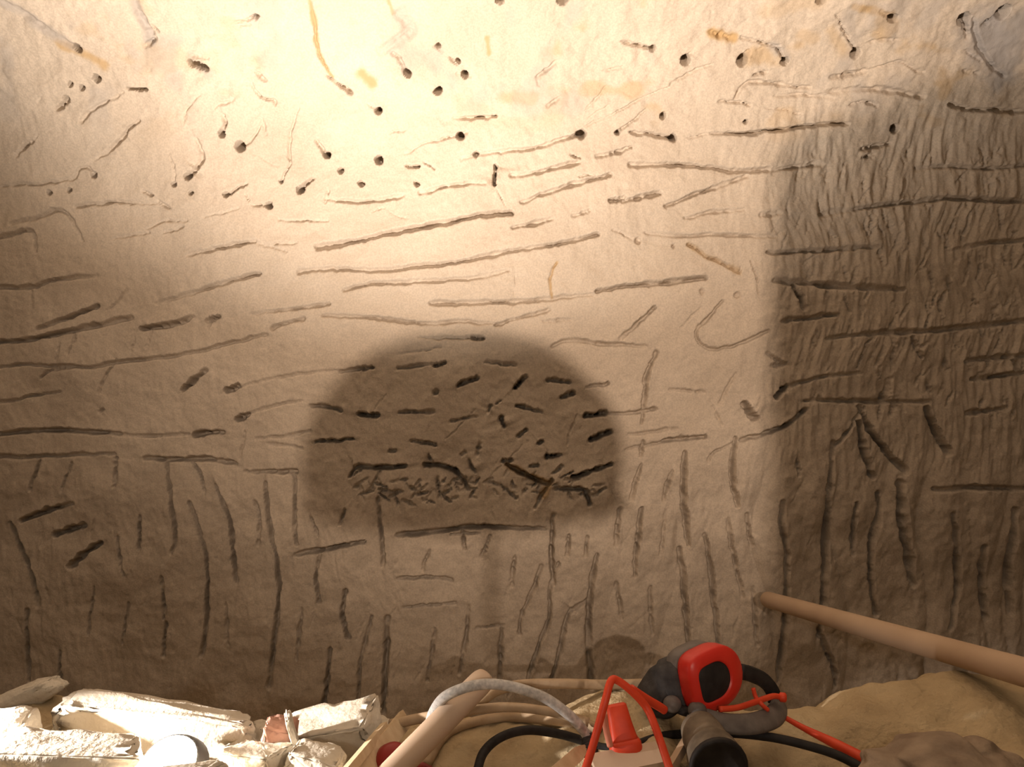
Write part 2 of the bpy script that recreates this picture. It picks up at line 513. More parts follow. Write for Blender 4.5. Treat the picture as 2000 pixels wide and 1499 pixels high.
G([(640,368),(636,396)], 6, 9); G([(495,400),(528,402)], 7, 12, .4, 1)
G([(278,372),(298,381)], 6, 11, .5, 1); G([(308,392),(333,408)], 9, 10)
G([(150,403),(185,398),(240,395),(310,397)], 8, 11, 1, .2)
G([(22,437),(75,425),(115,410),(140,430),(160,468)], 9, 10, .6, .4); G([(0,466),(50,451),(66,457),(72,492)], 9, 12, .9, .4)
G([(368,499),(430,485),(500,473)], 10, 14, .5, .9); G([(500,474),(560,492)], 6, 7); G([(505,478),(580,476)], 7, 8)
G([(223,465),(290,455)], 7, 8); G([(285,447),(320,431),(366,434)], 6, 8); G([(320,456),(360,443)], 7, 9)
G([(400,425),(470,408)], 4, 6); G([(545,430),(640,432)], 6, 8)
# ---- upper middle
G([(622,484),(700,470),(790,450),(880,433),(940,420),(999,414)], 12, 19, .6, 1.1)
G([(636,388),(700,394),(740,391),(790,382)], 10, 13, .5, .5); G([(726,413),(750,407)], 5, 7); G([(758,411),(768,418),(797,427)], 3, 6)
G([(822,378),(860,367),(900,360),(948,358)], 10, 13, .5, .5)
G([(968,326),(967,360)], 7, 30, 1, 1); G([(968,365),(978,385),(986,402)], 3, 7)
G([(1000,344),(1050,337),(1090,325),(1131,318)], 11, 15, .4, .9); G([(1115,304),(1133,309)], 6, 13)
G([(1020,394),(1075,373),(1130,358),(1191,341)], 11, 15, .5, .9); G([(1130,346),(1165,341)], 6, 9)
G([(900,312),(930,303),(980,295),(1040,290),(1090,275),(1137,261)], 9, 12, .3, 1.3)
G([(790,302),(830,280),(890,265),(912,259)], 6, 9, .3, 1); G([(885,233),(925,231),(968,228)], 7, 13, .3, 1.1)
G([(760,260),(790,254)], 5, 8); G([(794,323),(818,326)], 7, 16, .5, 1.1); G([(828,317),(849,329)], 6, 11)
G([(718,203),(740,217)], 6, 10, .3, 1); G([(768,104),(785,120),(793,140)], 12, 13); G([(640,150),(670,170),(686,182)], 9, 18, .4, 1)
stain(STG, [(780,30),(800,60),(765,92)], 42, .45); stain(STO, [(707,143),(725,160)], 26, .9); stain(STO, [(760,0),(768,25)], 10, .8)
G([(780,30),(800,60),(745,98)], 24, 9)
G([(848,92),(864,106)], 4, 9); G([(877,114),(893,127)], 5, 11); G([(893,145),(918,150)], 8, 9)
stain(STO, [(950,75),(955,110)], 10, .8); stain(STO, [(985,190),(1040,195)], 26, .5)
G([(1052,168),(1056,150),(1087,119)], 10, 10); G([(1068,208),(1092,191)], 9, 10)
G([(1215,82),(1250,92),(1280,99)], 7, 13, .5, 1); G([(1180,140),(1215,133)], 5, 8)
G([(1138,250),(1200,222),(1260,190),(1330,160)], 5, 7); G([(1145,215),(1185,172)], 5, 7); G([(1150,232),(1190,205)], 4, 6)
G([(1215,252),(1235,238),(1262,214)], 6, 10, 1, .5); G([(1310,165),(1345,145),(1392,128)], 7, 9)
G([(1232,259),(1270,262),(1300,268),(1322,270)], 8, 15, .5, 1.4)
G([(1165,306),(1200,298),(1233,287)], 10, 14)
G([(1232,322),(1290,322),(1340,323),(1390,328),(1440,335),(1500,331)], 12, 16, .8, .6)
G([(1193,392),(1217,386)], 11, 17, 1, .6); G([(1215,394),(1240,388),(1288,377)], 11, 16, .6, 1)
G([(1300,403),(1350,383),(1400,365),(1458,345)], 10, 14, .7, .5)
G([(1000,446),(1040,437),(1078,429)], 11, 14); G([(1118,421),(1152,411)], 8, 11)
G([(585,531),(650,525),(740,528),(820,520),(880,515),(960,498),(1010,488),(1080,478),(1168,458)], 11, 15, .6, .9)
G([(1198,449),(1232,466)], 6, 8); O(1246, 470, 6, 12); O(1317, 480, 4, 10)
G([(1262,455),(1330,461),(1400,458),(1512,463)], 9, 13, .6, .5)
# ---- roof and shoulder, right
G([(1350,106),(1338,122)], 8, 14, .4, 1); G([(1461,104),(1448,121)], 11, 16, .5, 1); G([(1512,88),(1534,120)], 7, 11, .3, 1)
G([(1387,63),(1432,77)], 13, 10); stain(STO, [(1387,63),(1432,77)], 22, .95); G([(1450,74),(1500,88),(1522,92)], 8, 11)
stain(STG, [(1510,90),(1535,110)], 22, .5)
G([(1633,28),(1655,72),(1672,102)], 5, 9, .7, 1); stain(STO, [(1625,60),(1650,105)], 26, .4)
G([(1722,22),(1750,39)], 11, 12, .5, 1); stain(STO, [(1668,12),(1740,30)], 18, .8); stain(STO, [(1600,0),(1500,20)], 40, .3); stain(STO, [(1570,70),(1590,80)], 26, .35)
G([(1885,42),(1892,75)], 9, 14, 1, .3); G([(1962,27),(1925,48)], 15, 16, 1, .3)
G([(1698,83),(1757,77)], 8, 11); G([(1695,60),(1720,66)], 4, 7)
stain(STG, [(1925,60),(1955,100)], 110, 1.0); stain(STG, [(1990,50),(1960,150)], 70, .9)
G([(1905,40),(1910,80),(1935,125),(1965,150)], 10, 12, .4, .8); G([(1890,100),(1920,122)], 6, 10)
G([(1435,196),(1450,170),(1470,160),(1520,165),(1582,173)], 9, 11); G([(1473,149),(1497,141)], 7, 12)
G([(1626,150),(1660,146),(1692,139)], 14, 18, .5, .6); G([(1698,136),(1755,119),(1778,131),(1803,142)], 8, 11)
G([(1615,180),(1680,173),(1720,175),(1760,180),(1800,188)], 13, 17, .3, 1); G([(1513,189),(1560,185),(1628,191)], 8, 11)
G([(1405,198),(1440,200),(1466,206)], 7, 11); G([(1495,210),(1545,216)], 5, 10); G([(1550,220),(1565,224)], 5, 9); G([(1885,138),(1912,145)], 9, 12)
G([(1388,260),(1450,262),(1500,255),(1550,250),(1610,242),(1655,241)], 9, 18, .5, 1)
G([(1340,272),(1390,258)], 5, 7); G([(1690,200),(1712,205)], 9, 15); G([(1660,205),(1690,198)], 6, 12)
G([(1855,204),(1900,215),(1950,216),(2010,219)], 10, 18, .8, .9)
G([(1680,292),(1738,279)], 11, 18, .6, 1); G([(1684,308),(1705,302)], 9, 15)
G([(1500,333),(1550,326),(1603,321)], 12, 16, .7, .8); G([(1790,331),(1850,325),(1930,329),(2010,323)], 11, 14, .6, .9)
G([(1338,427),(1390,415),(1450,411)], 9, 11, .5, .4); G([(1485,420),(1522,417)], 12, 16)
G([(1600,420),(1660,410),(1740,400),(1850,388),(1920,391),(2010,394)], 14, 18, .4, 1)
G([(1850,492),(1930,474),(2010,470)], 12, 14, .4, 1)
# ---- middle band
G([(672,569),(720,555),(780,552),(860,548),(920,543),(994,529)], 10, 13, .9, .4)
G([(842,592),(900,592),(980,590),(1060,585),(1155,576)], 11, 14, 1, .4); G([(1164,569),(1220,560),(1300,552),(1378,543)], 11, 17, .6, 1.2)
G([(632,617),(700,620),(760,625),(820,632),(900,628),(970,634)], 9, 12, .6, .5); G([(968,636),(1010,622),(1072,606)], 8, 11, 1, 1)
G([(1008,535),(1004,575)], 3, 7); G([(1088,514),(1073,545),(1078,580)], 4, 8); stain(STO, [(1088,514),(1073,545),(1078,580)], 7, .8)
G([(1062,627),(1115,625)], 8, 8); G([(1080,676),(1110,665),(1180,672),(1262,676)], 9, 12, .6, .3)
G([(1213,662),(1245,632),(1279,602)], 11, 14, .4, 1.1)
G([(1281,690),(1265,730),(1258,795)], 12, 17, .6, .7); G([(1257,795),(1255,827)], 6, 13, .5, 1)
G([(1145,757),(1187,751)], 8, 12, .3, 1.2); G([(1190,808),(1240,806),(1282,799)], 7, 12, .6, 1.4)
G([(1295,861),(1335,857),(1378,854)], 11, 18, .8, .8); G([(1222,878),(1290,865),(1330,853)], 7, 10); G([(1228,850),(1322,837)], 7, 9)
G([(1257,863),(1251,892)], 8, 14); G([(1252,908),(1234,975)], 10, 15); G([(1313,922),(1298,980)], 10, 16)
G([(1412,588),(1385,620),(1360,645),(1366,670),(1400,682),(1450,670),(1502,647)], 8, 11, 1.1, .9); G([(1330,640),(1370,600)], 5, 6)
G([(1345,478),(1365,488),(1378,500),(1405,512),(1445,532)], 8, 11, .9, .9); stain(STO, [(1345,478),(1378,500),(1445,532)], 14, .5)
G([(1447,522),(1446,535)], 6, 10); G([(1466,510),(1478,545),(1482,575)], 5, 9); O(1371, 571, 5, 9); O(1441, 577, 6, 9)
G([(1310,760),(1376,766)], 7, 9); G([(1437,730),(1418,765),(1408,790)], 8, 8); G([(1392,795),(1412,832)], 7, 8); G([(1385,905),(1388,888),(1432,865)], 8, 10)
G([(1456,789),(1474,816)], 14, 24, .6, 1.2)
# ---- dome zone: short picks
for a, b_, w_, d_, e, f_ in [((820,660),(930,660),8,10,.4,.8),((925,660),(942,662),13,20,1,1),((780,692),(862,679),5,7,.5,1),((664,726),(729,718),9,16,.5,1),
    ((778,720),(842,712),8,12,.9,.5),((848,715),(867,709),10,19,1,.9),((950,708),(1007,713),9,11,.6,.8),((894,753),(932,739),10,19,1,.8),
    ((1006,756),(1026,737),11,24,1.2,.6),((848,769),(853,765),12,15,1,1),((1072,743),(1112,746),10,17,.8,.9),((1096,777),(1119,770),12,18,.9,1),
    ((702,809),(739,812),11,24,1,1),((778,807),(846,804),9,15,.7,.8),((1008,793),(1058,804),8,16,1.2,.4),((979,817),(985,833),9,19,1,1),
    ((953,806),(958,795),7,14,1,1),((970,790),(978,784),5,10,1,1),((881,823),(932,814),7,11,1.2,.3),((1145,812),(1182,808),12,23,.9,1),
    ((1154,858),(1190,844),12,24,1,.9),((1010,852),(1029,839),9,16,.8,1),((1053,866),(1058,862),10,17,1,1),((1068,892),(1094,887),10,24,1.3,.5),
    ((619,862),(690,858),8,17,1,.7),((805,862),(850,869),9,14,.5,1),((762,882),(772,880),9,13,1,1),((934,888),(938,866),10,15,1,.4),
    ((902,888),(908,884),9,10,1,1),((983,901),(1000,897),9,16,1,1),((1035,912),(1050,910),9,14,1,1),((1118,932),(1192,908),10,23,1.1,.7)]:
    G([a, b_], w_, d_, e, f_)
G([(608,793),(640,793),(668,803)], 8, 15, .9, .7); G([(1128,812),(1112,850),(1108,870)], 5, 6)
G([(755,770),(720,815),(745,780)], 4, 4); G([(930,800),(870,860)], 4, 5); G([(1020,870),(960,930)], 4, 5)
# broken foot of the dome
G([(684,930),(700,912),(740,913),(792,911)], 10, 22, .7, .9); G([(830,910),(870,912),(897,928),(915,955)], 11, 24, .9, .8)
G([(990,908),(1030,930),(1070,945),(1078,940)], 12, 24, .8, 1); stain(STO, [(990,908),(1030,930),(1075,943),(1062,968)], 18, .8)
G([(1075,943),(1062,965),(1045,990)], 8, 18); G([(1085,955),(1140,958),(1152,985)], 11, 20, .6, 1)
G([(742,922),(718,968)], 6, 11); G([(856,932),(858,972)], 8, 15); G([(916,898),(928,925)], 7, 17); G([(838,890),(843,905)], 7, 14)
rr = random.Random(5)
for i in range(85):
    t = rr.random(); x = 690 + 480 * t; y = 925 + 42 * rr.random() + 10 * math.sin(t * 6) + 8 * t
    a = rr.uniform(-1.2, 1.2); l = rr.uniform(8, 26)
    G([(x, y), (x + l * math.cos(a), y + l * math.sin(a))], rr.uniform(4, 9), rr.uniform(5, 16), .6, .6)
# ---- left band
G([(-5,560),(50,562),(100,550),(140,543),(192,540)], 9, 12, .9, .4); G([(75,642),(110,630),(160,612),(192,599)], 9, 19, .3, 1)
G([(-5,669),(60,663),(120,652),(180,638),(255,621)], 11, 18, .9, .5); G([(274,643),(320,637),(350,630),(378,619)], 10, 18, 1.3, .3)
G([(403,628),(427,620)], 10, 19); G([(405,640),(410,625)], 6, 9)
G([(303,592),(370,575),(420,558),(508,534)], 9, 13, .3, 1.1); G([(247,564),(230,590),(208,607)], 5, 8); G([(60,570),(62,600)], 9, 5)
G([(490,615),(560,605),(643,595)], 8, 12, .3, 1); G([(533,642),(560,632),(594,624)], 8, 12, 1, .8)
G([(-5,719),(60,712),(100,717),(140,715),(180,718),(230,708),(300,700),(370,690),(440,672),(522,654)], 7, 12, .8, .6)
G([(80,738),(100,724),(145,718)], 8, 12, .6, .8); G([(-5,787),(50,777),(118,764)], 7, 11); G([(193,766),(205,740),(228,702)], 6, 10)
G([(118,670),(112,705)], 6, 7); G([(150,655),(135,690)], 6, 8); G([(262,655),(255,690)], 5, 6); G([(298,640),(285,680)], 6, 6)
G([(356,762),(375,745),(402,724)], 12, 22, 1.3, .2); G([(443,763),(465,755)], 12, 22, 1.2, .7); G([(470,757),(530,740),(600,730),(662,724)], 6, 8)
G([(465,819),(486,811)], 12, 21, 1.2, .7); G([(490,808),(520,797),(592,782)], 6, 9); G([(379,850),(400,846),(436,845)], 12, 22, 1.2, .5)
G([(-5,848),(60,842),(110,840),(190,845),(235,848)], 10, 17, .9, .8); G([(235,848),(300,852),(368,848)], 8, 9)
G([(500,856),(560,852),(608,842)], 7, 9, .3, .8); G([(525,866),(592,874)], 7, 9); G([(480,845),(470,895)], 5, 9); G([(195,805),(200,800)], 8, 12)
G([(-5,892),(60,893),(130,890),(222,886)], 9, 11, 1, .5); G([(283,895),(340,898),(400,897),(462,906)], 11, 18, .8, .6); G([(480,920),(540,921),(580,920)], 9, 15, .3, 1.2)
# ---- lower zone: long vertical picks
for pts, w_, d_ in [
    ([(323,903),(330,950),(335,1000),(341,1050),(332,1082)],10,17),([(373,898),(390,925),(399,958)],9,15),([(226,895),(222,950)],10,13),([(78,900),(57,955)],9,13),
    ([(140,905),(118,960)],8,10),([(423,948),(440,990),(452,1030),(457,1100),(461,1138)],11,20),([(370,983),(385,1030),(400,1080),(403,1150),(399,1230),(392,1282)],11,18),
    ([(574,925),(577,960),(580,1062)],9,17),([(520,945),(525,1010),(540,1080),(545,1150),(540,1220),(524,1345)],11,20),([(498,980),(507,1010),(505,1065)],8,13),
    ([(271,1012),(268,1072)],10,17),([(18,1023),(40,1080),(60,1130),(72,1185)],13,17),([(228,1050),(232,1090),(244,1125)],8,11),([(312,1130),(318,1180),(316,1210)],10,13),
    ([(322,1220),(316,1285)],9,14),([(48,1195),(50,1335)],12,15),([(116,1275),(120,1345)],10,14),([(645,1270),(640,1330),(628,1400)],12,18),
    ([(624,1085),(618,1130),(623,1178)],9,17),([(609,1008),(622,1046)],7,12),([(676,996),(664,1024)],9,14),([(740,975),(745,1040),(749,1105)],10,18),
    ([(905,1040),(908,1072)],9,20),([(957,1048),(940,1090)],9,14),([(838,1075),(826,1115)],8,13),([(676,1155),(670,1200),(681,1244)],12,21),
    ([(728,1203),(715,1250),(703,1302),(700,1390)],10,14),([(757,1208),(755,1290),(749,1390)],13,20),([(916,1185),(910,1250),(898,1315)],9,14),
    ([(981,1230),(975,1330)],12,17),([(1081,1005),(1078,1080),(1081,1142)],11,20),([(1111,1046),(1108,1083)],8,16),([(1146,1050),(1143,1083)],8,14),
    ([(1057,1108),(1040,1160),(1020,1200),(1014,1240)],10,16),([(1007,1088),(998,1145)],10,14),([(1090,1100),(1075,1150),(1073,1210),(1050,1270),(1027,1340)],10,18),
    ([(1148,1175),(1112,1200),(1092,1280),(1073,1340)],10,16),([(1166,1085),(1155,1150),(1150,1240),(1156,1340)],13,20),([(1213,995),(1204,1065)],10,17),
    ([(1252,995),(1240,1125)],11,19),([(1205,1140),(1216,1210)],9,14),([(1338,885),(1335,960),(1340,1010),(1346,1065)],11,21),([(1328,1075),(1338,1150),(1346,1268)],13,20),
    ([(1377,1045),(1390,1110),(1398,1180),(1403,1260)],11,19),([(1422,1015),(1430,1070),(1445,1130),(1451,1168)],9,14),([(1459,1005),(1469,1066)],9,15),
    ([(1438,856),(1430,900),(1432,950),(1441,988)],10,20),([(1526,980),(1525,1030),(1535,1070),(1535,1150),(1533,1240),(1524,1340)],10,20),
    ([(1627,865),(1620,960),(1617,1050),(1612,1160),(1600,1245)],13,21),([(1598,1228),(1630,1300),(1636,1350)],10,17),([(1672,985),(1668,1085)],10,18),
    ([(1718,965),(1720,1000),(1705,1060),(1705,1130),(1716,1205)],12,20),([(1758,945),(1765,1030),(1775,1080),(1787,1145)],20,24),
    ([(1858,1005),(1870,1080),(1873,1150),(1858,1225)],13,18),([(1920,1070),(1925,1150),(1931,1210)],15,18),([(1985,1000),(1975,1100),(1980,1200)],16,16),
    ([(1682,795),(1700,840),(1740,890),(1769,920)],13,24),([(1680,828),(1690,880),(1707,934)],12,24),([(1690,798),(1652,850),(1628,872)],9,13),
    ([(1810,798),(1830,840),(1852,884)],14,22),([(1558,895),(1560,930)],9,12),([(1300,1000),(1290,1080)],8,10),([(1270,1150),(1275,1240)],9,12),([(1470,1150),(1480,1260)],10,12),
    ([(440,1180),(445,1260)],8,10),([(250,1180),(235,1260)],8,10),([(180,1150),(170,1240)],8,11),([(590,1190),(580,1290)],9,11),([(850,1230),(835,1330)],9,12)]:
    G(pts, w_, d_, .5, .6)
G([(38,1019),(75,1003),(140,984)], 12, 20, 1, .3); G([(105,1047),(130,1036),(160,1029)], 14, 22, .8, .7); G([(133,1110),(165,1080),(192,1064)], 14, 23, .9, .8)
G([(578,1082),(640,1072),(712,1057)], 12, 21, .6, .7); G([(778,1047),(840,1040),(900,1032),(960,1030),(1065,1033)], 11, 20, .9, .5)
G([(880,1045),(935,1043)], 6, 14); G([(778,1132),(830,1128),(882,1133)], 8, 14); G([(788,1187),(840,1182),(890,1179)], 7, 12); G([(930,1230),(985,1222)], 6, 9)
# ---- right, in shade
G([(1500,494),(1600,490),(1705,484)], 12, 17, .8, .5); G([(1512,550),(1570,553),(1640,560),(1765,566)], 14, 20, .9, .4); G([(1530,626),(1570,622),(1634,614)], 12, 18, .8, 1)
G([(1615,661),(1700,652),(1800,648),(1900,638),(2010,627)], 13, 17, .6, .9); G([(1885,706),(2010,694)], 12, 18); G([(1900,741),(2010,727)], 13, 21)
G([(1536,757),(1600,738),(1684,729)], 10, 14, 1, .4); G([(1520,775),(1537,755)], 14, 25, 1, 1); G([(1575,783),(1650,783),(1720,785),(1815,785)], 10, 17, .7, .5)
G([(1448,860),(1500,845),(1540,828),(1572,803)], 11, 18, .7, .8); G([(1825,957),(1900,953),(2010,956)], 12, 18); G([(1890,808),(1965,798)], 14, 20)
G([(1547,553),(1565,585),(1570,602)], 11, 21); G([(1510,715),(1535,712)], 12, 17); G([(1500,690),(1530,710)], 8, 12)
G([(1730,770),(1732,785)], 12, 18); G([(1780,660),(1800,700)], 9, 14)
for i in range(330):
    x = rr.uniform(1490, 2010); y = rr.uniform(275, 800)
    k = min(1, max(0, (x - 1480) / 260)) * (0.45 + 0.55 * min(1, max(0, (y - 250) / 200)))
    if rr.random() > 0.35 + 0.65 * k: continue
    a = math.radians(rr.gauss(97, 16)); l = rr.uniform(14, 46)
    G([(x, y), (x + l * 0.5 * math.cos(a) + rr.uniform(-3, 3), y + l * 0.5 * math.sin(a)), (x + l * math.cos(a), y + l * math.sin(a))], rr.uniform(5, 11), rr.uniform(3, 10) * (0.5 + 0.6 * k), .4, .6)
for i in range(150):
    x = rr.uniform(0, 1500); y = rr.uniform(330, 900)
    a = math.radians(rr.gauss(100, 22)); l = rr.uniform(8, 30)
    G([(x, y), (x + l * math.cos(a), y + l * math.sin(a))], rr.uniform(3, 5), rr.uniform(0.8, 2.6), .4, .6)
for i in range(120):
    x = rr.uniform(0, 2000); y = rr.uniform(920, 1380)
    a = math.radians(rr.gauss(100, 18)); l = rr.uniform(20, 70)
    G([(x, y), (x + l * math.cos(a), y + l * math.sin(a))], rr.uniform(4, 8), rr.uniform(1.5, 4.5), .3, .5)
for i in range(150):
    x = rr.uniform(0, 2000); y = rr.uniform(-20, 260)
    a = rr.uniform(0, 3.1); l = rr.uniform(5, 22)
    G([(x, y), (x + l * math.cos(a), y + l * math.sin(a))], rr.uniform(3, 7), rr.uniform(1, 4), .4, .7)
H -= D
# ochre veins of the roof
vein = fbm(U * 10, S * 13, 71, 4)
STO = np.maximum(STO, top * 0.55 * sstep(0.22, 0.5, vein) * (0.5 + 0.5 * sstep(-0.3, 0.5, U)))
STG = np.maximum(STG, top * 0.35 * sstep(0.25, 0.55, fbm(U * 12, S * 9, 75, 3)))

TH = np.interp(S, s_fine, th); YB = np.interp(S, s_fine, Yp); ZB = np.interp(S, s_fine, Zp)
P = np.stack([U, YB - np.cos(TH) * H, ZB - np.sin(TH) * H], -1)
gu = np.gradient(P, axis=1); gs = np.gradient(P, axis=0)
NRM = np.cross(gu, gs); NRM /= np.linalg.norm(NRM, axis=-1, keepdims=True) + 1e-12   # faces the room (-y)
cut = int(np.searchsorted(ss, wp(1000, 190)[1]))
def part_of_shell(name, sl):
    me = grid_mesh(name, P[sl])
    o = add(name, me, M['rock'])
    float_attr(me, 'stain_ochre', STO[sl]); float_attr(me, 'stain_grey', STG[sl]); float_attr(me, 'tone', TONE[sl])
    me.normals_split_custom_set_from_vertices(NRM[sl].reshape(-1, 3).tolist())
    return o
tag(part_of_shell('wall_back', slice(0, cut + 1)), 'carved tan rock wall covered in long pick grooves', None, None, 'structure')
tag(part_of_shell('ceiling', slice(cut, None)), 'bright pale rock roof pitted with bore holes', None, None, 'structure')

# ================================================================== FLOOR WITH THE SPOIL HEAP
crest_px = [-900, 0, 60, 120, 200, 300, 400, 470, 540, 600, 700, 800, 870, 930, 1000, 1050, 1090, 1130, 1180, 1250, 1330, 1450, 1530, 1610, 1650, 1700, 1760, 1800, 1835, 1880, 1940, 2000, 2300]
crest_py = [1330, 1358, 1356, 1354, 1366, 1384, 1404, 1418, 1432, 1424, 1418, 1410, 1404, 1402, 1400, 1395, 1372, 1352, 1342, 1345, 1366, 1384, 1384, 1374, 1352, 1337, 1334, 1326, 1308, 1300, 1303, 1306, 1290]
YC = 1.17
cxx = (np.array(crest_px) - CX) / F * YC
czz = -(np.array(crest_py) - CY) / F * YC
def ground_arr(x, y):
    zc = np.interp(x, cxx, czz)
    base = -1.12 + 0.03 * fbm(x * 2, y * 2, 81, 3)
    d = y - YC
    front = zc - 0.12 * np.clip(-d, 0, 0.36) - 1.25 * np.clip(-d - 0.36, 0, None)
    rear = zc - 0.5 * np.clip(d, 0, 0.05) - 2.4 * np.clip(d - 0.05, 0, None)
    h = np.where(d < 0, front, rear)
    h = h + 0.016 * fbm(x * 9, y * 9, 84, 3) + 0.0075 * fbm(x * 30, y * 30, 87, 3) - 0.005
    # hollows and clods on the right of the heap
    h = h - 0.020 * np.exp(-(((x - 0.47) / 0.10) ** 2 + ((y - 1.00) / 0.07) ** 2))
    k = 0.02
    return np.logaddexp(h / k, base / k) * k
def ground(x, y):
    return float(ground_arr(np.array([x]), np.array([y]))[0])
fx = np.concatenate([np.linspace(-2.3, -1.15, 24)[:-1], np.arange(-1.15, 1.15, 0.0055), np.linspace(1.15, 2.3, 24)])
fy = np.concatenate([np.linspace(-2.2, 0.5, 46)[:-1], np.arange(0.5, 1.35, 0.0055), np.linspace(1.36, 2.1, 40)])
FX, FY = np.meshgrid(fx, fy)
FZ = ground_arr(FX, FY)
me = grid_mesh('floor', np.stack([FX, FY, FZ], -1))
tag(add('floor', me, M['soil']), 'sandy spoil heap rising from the tunnel floor', None, None, 'structure')

def hit(px, py, lift=0.0):
    """where a sight line through a photograph pixel meets the heap"""
    for y in np.arange(0.6, 1.5, 0.004):
        p = ray(px, py, y)
        if p.z <= ground(p.x, p.y) + lift:
            return p
    return ray(px, py, YC)

# ---- remaining sides of the chamber
def side_wall(name, A, B, zt, seed, label):
    n = 60
    t = np.linspace(0, 1, n); z = np.linspace(-1.2, zt, 48)
    T, Z = np.meshgrid(t, z)
    x = A[0] + (B[0] - A[0]) * T; y = A[1] + (B[1] - A[1]) * T
    nx, ny = -(B[1] - A[1]), (B[0] - A[0]); l = math.hypot(nx, ny)
    h = 0.06 * fbm(T * 5, Z * 2.5, seed, 4)
    tag(add(name, grid_mesh(name, np.stack([x + nx / l * h, y + ny / l * h, Z], -1)), M['rock_plain']), label, None, None, 'structure')
side_wall('wall_left', (-2.2, -2.1), (-2.2, 2.1), 2.6, 91, 'rough rock side of the tunnel beyond the pale stones')
side_wall('wall_right', (2.2, 2.1), (2.2, -2.1), 2.6, 93, 'rough rock side of the tunnel beyond the wooden pole')

# ================================================================== LAMPS
# flood lamp on its stand, behind the camera
fl = empty('flood_lamp', (LAMP.x, LAMP.y - 0.06, ground(LAMP.x, LAMP.y - 0.06)), 'black flood lamp on a low stand lighting the carved wall', 'lamp')
o0 = fl.location
lz = LAMP.z - o0.z
def lbox(name, c, d, mat, parent, rot=None, bev=0.004):
    bm = bmesh.new(); bmesh.ops.create_cube(bm, size=1.0)
    for v in bm.verts: v.co = Vector((v.co.x * d[0], v.co.y * d[1], v.co.z * d[2]))
    bmesh.ops.bevel(bm, geom=list(bm.edges), offset=bev, segments=2, affect='EDGES')
    o = add(name, bm_mesh(name, bm), mat, parent, False)
    o.location = c
    if rot: o.rotation_euler = [math.radians(a) for a in rot]
    return o
lbox('housing', (0, 0.0, lz), (0.16, 0.05, 0.12), M['steel'], fl)
for k in range(5):
    lbox('cooling_fin', (-0.06 + k * 0.03, -0.035, lz), (0.006, 0.03, 0.10), M['steel'], fl, None, 0.001)
tube('stand_pole', [(0, 0, 0.05), (0, 0, lz * 0.5), (0, 0, lz - 0.05)], 0.011, M['steel'], fl)
for k in range(3):
    a = k * 2.094 + 0.5
    tube('leg', [(0, 0, 0.16), (0.11 * math.cos(a), 0.11 * math.sin(a), 0.08), (0.22 * math.cos(a), 0.22 * math.sin(a), 0.012)], 0.009, M['steel'], fl)

# body of the added fill lamp behind the camera
lt = empty('fill_lamp', (FILL.x, FILL.y, FILL.z + 0.05), 'small added fill lamp hanging from the tunnel roof', 'lamp')
lathe('cap', [(0.01, 0.10), (0.03, 0.09), (0.05, 0.06), (0.05, 0.05)], M['steel'], lt)
tube('cable', [(0, 0, 0.10), (0.01, 0, 0.6), (0, 0, 1.45)], 0.004, M['black'], lt)

# work lamp lying in the rubble, its face turned up at the roof
wl = empty('work_lamp', (0, 0, 0), 'glowing round work lamp lying among the pale stones', 'lamp')
MT = frame_to(LED_DIR, (0, 0, 1), LED_POS)
lathe('housing', [(0.030, -0.055), (0.040, -0.050), (0.046, -0.02), (0.042, -0.008), (0.038, 0.0), (0.0365, 0.002), (0.033, 0.0022)], M['steel'], wl, MT)
lathe('lens', [(0.0345, 0.0026), (0.024, 0.0030), (0.012, 0.0034), (0.002, 0.0036)], emit_mat('lamp_glow', (1.0, 0.86, 0.70), LED_STRENGTH), wl, MT)

cg = ground(STONE_FILL.x, STONE_FILL.y - 0.03)  # body of the lamp added for the stones
cl_ = empty('stone_fill_lamp', (STONE_FILL.x, STONE_FILL.y - 0.03, cg), 'small black lamp added on a short stake to brighten the pale stones', 'lamp')
MTT = frame_to((0.60, 0.09, -0.18), (0, 0, 1), STONE_FILL - cl_.location)
lathe('shade', [(0.008, -0.060), (0.014, -0.056), (0.018, -0.036), (0.030, -0.012), (0.032, -0.006), (0.029, -0.006), (0.016, -0.034)], M['steel'], cl_, MTT)
tube('stake', [(0, 0, -0.03), (0.004, 0.002, (STONE_FILL.z - cg) * 0.5), (0.0, -0.02, STONE_FILL.z - cg + 0.02)], 0.009, M['wood'], cl_)

# ================================================================== THINGS BEHIND THE CAMERA THAT SHADE THE WALL
# hard hat on a stake, throwing the round-topped shadow
def at_ray(px, py, t):
    """point on the way from the flood lamp to the spot on the wall seen at a pixel"""
    return LAMP + (ray(px, py, 1.985) - LAMP) * t
TH_ = 0.25
L_, R_ = at_ray(592, 900, TH_), at_ray(1222, 900, TH_)
hat_w = (R_ - L_).length / 2
hc = at_ray(907, 972, TH_); ht = at_ray(907, 640, TH_)
hat_h = ht.z - hc.z
hh = empty('hard_hat', hc, 'yellow hard hat balanced on a thin iron rod', 'helmet')
nseg, nr = 40, 14
rings = []
for i in range(nr + 1):
    z = math.sin(i / nr * math.pi / 2)
    rr_ = float(np.interp(z, [0, .03, .305, .545, .695, .80, .874, .93, .964, .985, 1.0], [.97, .98, 1.0, .92, .78, .67, .555, .43, .32, .2, .02]))
    rings.append([(hat_w * rr_ * math.cos(2 * math.pi * k / nseg), 0.72 * hat_w * rr_ * math.sin(2 * math.pi * k / nseg), hat_h * z) for k in range(nseg)])
loft('shell', rings, M['hat'], hh)
br = []
